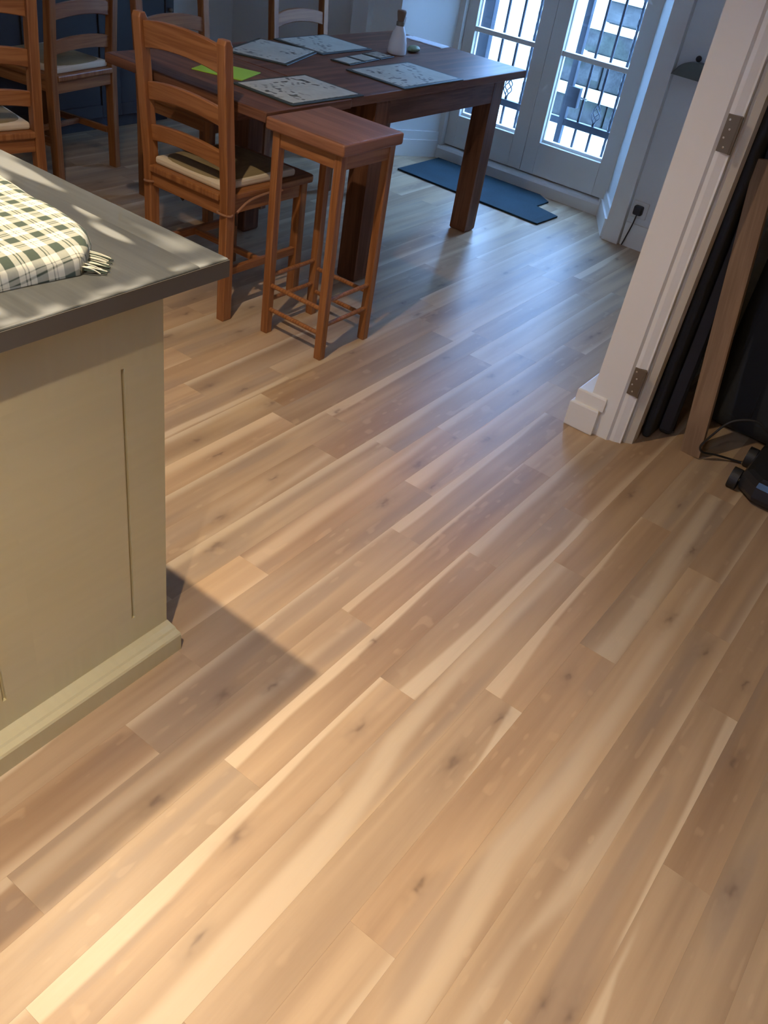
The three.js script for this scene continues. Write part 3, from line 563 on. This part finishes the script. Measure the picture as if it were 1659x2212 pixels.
const tanTex = makeTex(256, 256, (x, y) => { const n = 0.5 * vnoise(x / 25, y / 25, 121) + 0.5 * vnoise(x / 4, y / 4, 122), k = mix(0.8, 1.2, n); return [0.26 * k, 0.2 * k, 0.105 * k]; });
const padM = mat(0xffffff, 0.95, { map: tanTex }), creamM = mat([0.68, 0.58, 0.44], 0.95), tieM = mat([0.3, 0.15, 0.09], 0.9), darkTieM = mat([0.05, 0.04, 0.04], 0.9);
function cushion(x, z, turn, label, ties, name = 'seat_cushion') {
  const c = thing(name, label, 'cushion', [x, 0.4785, z], turn, 'chair cushions');
  const w = 0.17, sq = (k, y, r) => prism([[0.02, -w * k], [0.02, w * k], [0.40, w * k + 0.008], [0.40, -w * k - 0.008]], y, y + r, 0.009);
  part('border', sq(1, 0, 0.03), creamM, c, 'pale cream edge');
  const g = new THREE.SphereGeometry(1, 24, 10, 0, Math.PI * 2, 0, Math.PI / 2), p = g.attributes.position;
  const sp = (v) => Math.sign(v) * Math.pow(Math.abs(v), 0.42);
  for (let i = 0; i < p.count; i++) { const a = Math.hypot(p.getX(i), p.getZ(i)), ux = a ? p.getX(i) / a : 0, uz = a ? p.getZ(i) / a : 0; p.setXYZ(i, 0.21 + 0.186 * sp(ux) * a, 0.0285 + 0.012 * p.getY(i), 0.166 * sp(uz) * a); }
  g.computeVertexNormals(); part('pad', g, padM, c);
  if (!ties) return;
  for (const s of [-1, 1]) {
    const z0 = s * 0.2;
    const loop = [[0.03, 0.0, s * 0.168], [0.052, -0.055, s * 0.176], [0.02, -0.07, s * 0.222], [-0.008, -0.065, s * 0.2], [-0.006, -0.062, s * 0.176], [0.04, -0.07, s * 0.17]];
    part('tie', tube(loop, 0.0045, 24, 6), tieM, c, 'brown ribbon tie');
    const tail = s > 0 ? [[[0.04, -0.07, 0.17], [0.09, -0.085, 0.16], [0.13, -0.15, 0.14]], [[0.045, -0.06, 0.224], [0.1, -0.03, 0.224], [0.2, -0.015, 0.228], [0.28, -0.02, 0.226]]] : [[[0.04, -0.07, -0.17], [0.07, -0.08, -0.14], [0.1, -0.13, -0.11]]];
    tail.forEach((q, i) => part('tie', tube(q, 0.005, 10, 6), i ? tieM : darkTieM, c, 'dark ribbon end'));
  }
}
cushion(2.217, -2.372, 0, 'tan chair cushion with a cream edge tied to the chair by the stool', true);
cushion(1.9, -3.06, 1.42, 'cream edged cushion on the chair behind the worktop', false);
cushion(2.828, -3.69, 1.74, 'pale cushion on the shadowed chair beyond the table end', false);
{
  const p = thing('newspaper', 'grey folded paper lying on the chair behind the worktop', 'paper', [1.86, 0.521, -3.26], 0.5);
  part('sheet', (() => { const g = new THREE.BoxGeometry(0.26, 0.012, 0.2, 10, 1, 6), q = g.attributes.position; for (let i = 0; i < q.count; i++) q.setY(i, q.getY(i) + 0.006 + 0.02 * (0.5 + 0.5 * Math.sin(q.getX(i) * 14 + q.getZ(i) * 6))); g.computeVertexNormals(); return g; })(), mat([0.6, 0.6, 0.58], 0.8), p);
}

// ---------------------------------------------------------------- dark cabinets added to darken the corner behind the chairs
function added_sideboard(x, label) {
  const c = thing('added_sideboard', label, 'added_sideboard', [x, 0, -4.36], 0, 'dark cabinets added to darken the corner behind the chairs');
  const dark = mat([0.035, 0.034, 0.033], 0.6), w = 0.7;
  part('carcass', plain(-w, w, 0.06, 0.93, -0.135, 0.1), dark, c);
  part('top', box(-w - 0.015, w + 0.015, 0.93, 0.96, -0.135, 0.135, 0.004), dark, c);
  part('plinth', plain(-w + 0.02, w - 0.02, 0, 0.06, -0.13, 0.08), dark, c);
  for (let k = 0; k < 3; k++) {
    const x0 = -w + 0.006 + k * (2 * w / 3), x1 = x0 + 2 * w / 3 - 0.012;
    const d = part('door', box(x0, x1, 0.075, 0.915, 0.1, 0.118, 0.002), dark, c);
    part('door_frame', [box(x0, x0 + 0.06, 0.075, 0.915, 0.118, 0.126, 0.002), box(x1 - 0.06, x1, 0.075, 0.915, 0.118, 0.126, 0.002), box(x0 + 0.06, x1 - 0.06, 0.075, 0.14, 0.118, 0.126, 0.002), box(x0 + 0.06, x1 - 0.06, 0.85, 0.915, 0.118, 0.126, 0.002)], dark, d);
    part('knob', (() => { const g = new THREE.SphereGeometry(0.012, 12, 8); g.translate(x1 - 0.03, 0.6, 0.135); return g; })(), M.bronze, d);
  }
}
added_sideboard(3.18, 'added dark cabinet that darkens the corner behind the shadowed chair with the cushion');
added_sideboard(1.72, 'added dark cabinet that darkens the corner behind the chair that stands by the worktop');

// ---------------------------------------------------------------- bar stool
{
  const s = thing('bar_stool', 'tall orange pine bar stool in front of the table corner', 'stool');
  const x0 = 2.28, x1 = 2.575, z0 = -2.02, z1 = -1.722, w = 0.031;
  const legs = [[x0, z0], [x1 - w, z0], [x0, z1 - w], [x1 - w, z1 - w]];
  for (const [x, z] of legs) part('leg', box(x, x + w, 0, 0.735, z, z + w, 0.003), M.pine, s);
  part('seat', box(2.262, 2.592, 0.735, 0.776, -2.04, -1.705, 0.008), M.stoolTop, s);
  const a = w;
  part('apron', box(x0 + 0.005, x0 + 0.022, 0.685, 0.735, z0 + a, z1 - a, 0.002), M.pine, s);
  part('apron', box(x1 - 0.022, x1 - 0.005, 0.685, 0.735, z0 + a, z1 - a, 0.002), M.pine, s);
  part('apron', box(x0 + a, x1 - a, 0.685, 0.735, z1 - 0.022, z1 - 0.005, 0.002), M.pine, s);
  part('apron', box(x0 + a, x1 - a, 0.685, 0.735, z0 + 0.005, z0 + 0.022, 0.002), M.pine, s);
  const xm = [x0 + w / 2, x1 - w / 2], zm = [z0 + w / 2, z1 - w / 2];
  for (const y of [0.097, 0.192]) for (const x of xm) part('rung', rod([x, y, zm[0] + 0.01], [x, y, zm[1] - 0.01], 0.0085, 10), M.pine, s);
  for (const y of [0.13, 0.225]) for (const z of zm) part('rung', rod([xm[0] + 0.01, y, z], [xm[1] - 0.01, y, z], 0.0085, 10), M.pine, s);
}

// ---------------------------------------------------------------- doormat
{
  const tex = makeTex(512, 512, (x, y) => { const n = 0.5 * vnoise(x / 2.2, y / 2.2, 131) + 0.5 * vnoise(x / 40, y / 40, 132), k = mix(0.7, 1.25, n); return [0.014 * k, 0.04 * k, 0.055 * k]; });
  const d = thing('doormat', 'dark teal doormat with a cut corner before the french doors', 'doormat');
  part('pile', prism([[4.455, -2.945], [4.42, -1.96], [4.65, -1.95], [4.69, -2.11], [4.83, -2.105], [4.9, -2.2], [4.9, -2.945]], 0.0005, 0.011, 0.002), mat(0xffffff, 0.97, { map: tex }), d);
}

// ---------------------------------------------------------------- right: board, black case, vacuum cleaner
{
  const b = thing('wooden_board', 'pale brown board leaning upright against the wall beside the door frame', 'board', [2.823, 0.0, -0.4555]);
  const g = box(-0.009, 0.009, 0, 0.985, -0.036, 0.036, 0.001); const p = g.attributes.position;
  b.rotation.set(-0.137, -0.12, 0.0);
  part('plank', g, M.board, b);

  const c = thing('black_case', 'tall flat black case standing between the door frame and the board', 'case', [2.872, 0.003, -0.552], 0.25);
  const cg = new RoundedBoxGeometry(0.2, 1.35, 0.05, 3, 0.018); cg.translate(0.1, 0.675, -0.025); part('shell', cg, M.blackCloth, c);
  part('edge_binding', box(-0.006, 0.004, 0.02, 1.33, -0.05, -0.01, 0.003), M.black, c);
  part('edge_binding', box(0.01, 0.19, 0.012, 0.02, -0.002, 0.004, 0.002), M.black, c);
  c.rotation.set(-0.012, 0.22, 0, 'YXZ');
  part('back_flap', (() => { const h = new RoundedBoxGeometry(0.36, 1.36, 0.03, 3, 0.012); h.translate(0.1, 0.682, -0.042); h.rotateY(-0.22); h.translate(0, 0, -0.028); return h; })(), M.blackCloth, c);

  const v = thing('vacuum_cleaner', 'black upright vacuum cleaner with a wheeled head beside the board', 'vacuum cleaner', [2.86, 0, -0.1], 0.0);
  part('head', (() => { const h = prism([[-0.19, -0.1], [-0.2, 0.12], [-0.17, 0.18], [0.1, 0.18], [0.14, 0.1], [0.14, -0.1], [0.1, -0.16], [-0.14, -0.16]], 0.012, 0.1, 0.025); return h; })(), M.blackGloss, v);
  const wheel = (x, z) => { const w = new THREE.CylinderGeometry(0.036, 0.036, 0.03, 24); w.rotateX(Math.PI / 2); w.translate(x, 0.036, z); const m = part('wheel', w, M.black, v); const q = new THREE.CylinderGeometry(0.006, 0.006, 0.036, 12); q.rotateX(Math.PI / 2); q.translate(x, 0.036, z); part('hub', q, M.steel, m, 'bright hub'); };
  wheel(-0.12, -0.178); wheel(0.06, -0.178); wheel(-0.1, 0.196); wheel(0.06, 0.196);
  part('body', (() => { const h = lathe([[0.0, 0.08], [0.075, 0.08], [0.09, 0.13], [0.1, 0.2], [0.105, 0.45], [0.1, 0.62], [0.08, 0.75], [0.05, 0.82], [0, 0.83]], 28); h.translate(0.03, 0, 0.0); return h; })(), M.blackGloss, v);
  part('hose', tube([[-0.06, 0.12, -0.05], [-0.105, 0.2, -0.07], [-0.1, 0.45, -0.09], [-0.08, 0.7, -0.09], [-0.02, 0.86, -0.03], [0.04, 0.84, 0.02]], 0.02, 40, 10), M.black, v);
  part('handle', tube([[0.06, 0.8, 0], [0.09, 1.0, 0], [0.1, 1.15, 0], [0.06, 1.22, 0], [0.03, 1.15, 0], [0.07, 0.98, 0]], 0.015, 30, 8), M.black, v);
  part('cable', tube([[0.0, 0.16, -0.14], [-0.03, 0.21, -0.2], [-0.06, 0.19, -0.27], [-0.075, 0.12, -0.31], [-0.07, 0.06, -0.33], [-0.05, 0.035, -0.32], [0.0, 0.02, -0.28], [0.05, 0.008, -0.2]], 0.004, 50, 6), M.black, v);

  const w = thing('garment_bag', 'bulky black garment bag standing behind the board and vacuum cleaner', 'bag', [3.27, 0.001, -0.235]);
  part('bag_body', (() => { const h = new RoundedBoxGeometry(0.42, 1.25, 0.6, 8, 0.09), q = h.attributes.position; for (let i = 0; i < q.count; i++) { const y = q.getY(i) + 0.625, k = 1 - 0.12 * Math.sin(y * 3) + 0.05 * (vnoise(q.getZ(i) * 9 + 5, y * 5, 141) - 0.5); q.setXYZ(i, q.getX(i) * k, y, q.getZ(i) * (0.94 + 0.06 * k)); } h.computeVertexNormals(); return h; })(), M.blackCloth, w);
  part('zip', tube([[-0.2, 0.1, -0.12], [-0.196, 0.5, -0.14], [-0.2, 0.9, -0.13], [-0.19, 1.15, -0.12]], 0.004, 30, 6), M.black, w);
}

// ---------------------------------------------------------------- small wall fittings by the garden doors
{
  const f = thing('wall_fitting', 'small rounded grey green fitting on the wall beside the french doors', 'fitting', [XF, 0.86, -1.46]);
  part('bowl', (() => { const s = new THREE.Shape(); s.moveTo(-0.075, 0); s.lineTo(0.06, 0); s.lineTo(0.06, 0.06); s.quadraticCurveTo(-0.03, 0.07, -0.06, 0.02); s.lineTo(-0.075, 0); const g = new THREE.ExtrudeGeometry(s, { depth: 0.05, bevelEnabled: true, bevelThickness: 0.006, bevelSize: 0.006, bevelSegments: 2, curveSegments: 10 }); g.rotateY(-Math.PI / 2); g.translate(-0.006, 0, 0); return g; })(), mat([0.11, 0.13, 0.11], 0.5), f);
  part('knob', (() => { const g = new THREE.SphereGeometry(0.014, 14, 10); g.translate(-0.03, 0.082, 0.02); return g; })(), M.black, f, 'black knob');
  const s = thing('wall_socket', 'white wall socket with a black plug low beside the upright trim', 'socket', [XF, 0.2, -1.49]);
  part('plate', box(-0.01, -0.0002, -0.043, 0.043, -0.043, 0.043, 0.004), M.gloss, s);
  part('plug', box(-0.045, -0.01, -0.022, 0.026, -0.025, 0.023, 0.008), M.black, s, 'black plug');
  part('cable', tube([[-0.035, -0.02, 0], [-0.04, -0.07, -0.004], [-0.03, -0.14, -0.02], [-0.035, -0.193, -0.03]], 0.0035, 16, 6), M.black, s);
}

// ---------------------------------------------------------------- ceiling lamps
for (const [x, z, cd, cone, spill, where] of LAMPS) {
  const l = thing('downlight', 'round recessed ceiling downlight ' + where, 'lamp', [x, CEIL, z]);
  part('trim_ring', lathe([[0.03, -0.001], [0.032, -0.006], [0.042, -0.006], [0.046, 0], [0.03, 0]], 32), M.steel, l);
  const lens = new THREE.CylinderGeometry(0.03, 0.03, 0.004, 24); lens.translate(0, -0.0025, 0);
  part('lens', lens, mat([0.9, 0.9, 0.9], 0.5, { emissive: LAMP_COLOR, emissiveIntensity: 8 }), l);
  for (const [power, angle, rim, n] of [[cd, cone, 1, 'beam_light'], [spill, 1.2, 0.5, 'spill_light']]) {
    const s = new THREE.SpotLight(LAMP_COLOR, power, 0, angle, rim, 2);
    s.position.set(0, -0.03, 0); s.target.position.set(0, -1, 0); l.add(s); l.add(s.target); s.name = n; s.target.name = n + '_aim';
    s.castShadow = true; s.shadow.radius = 1;
  }
}
renderer.render(scene, camera);
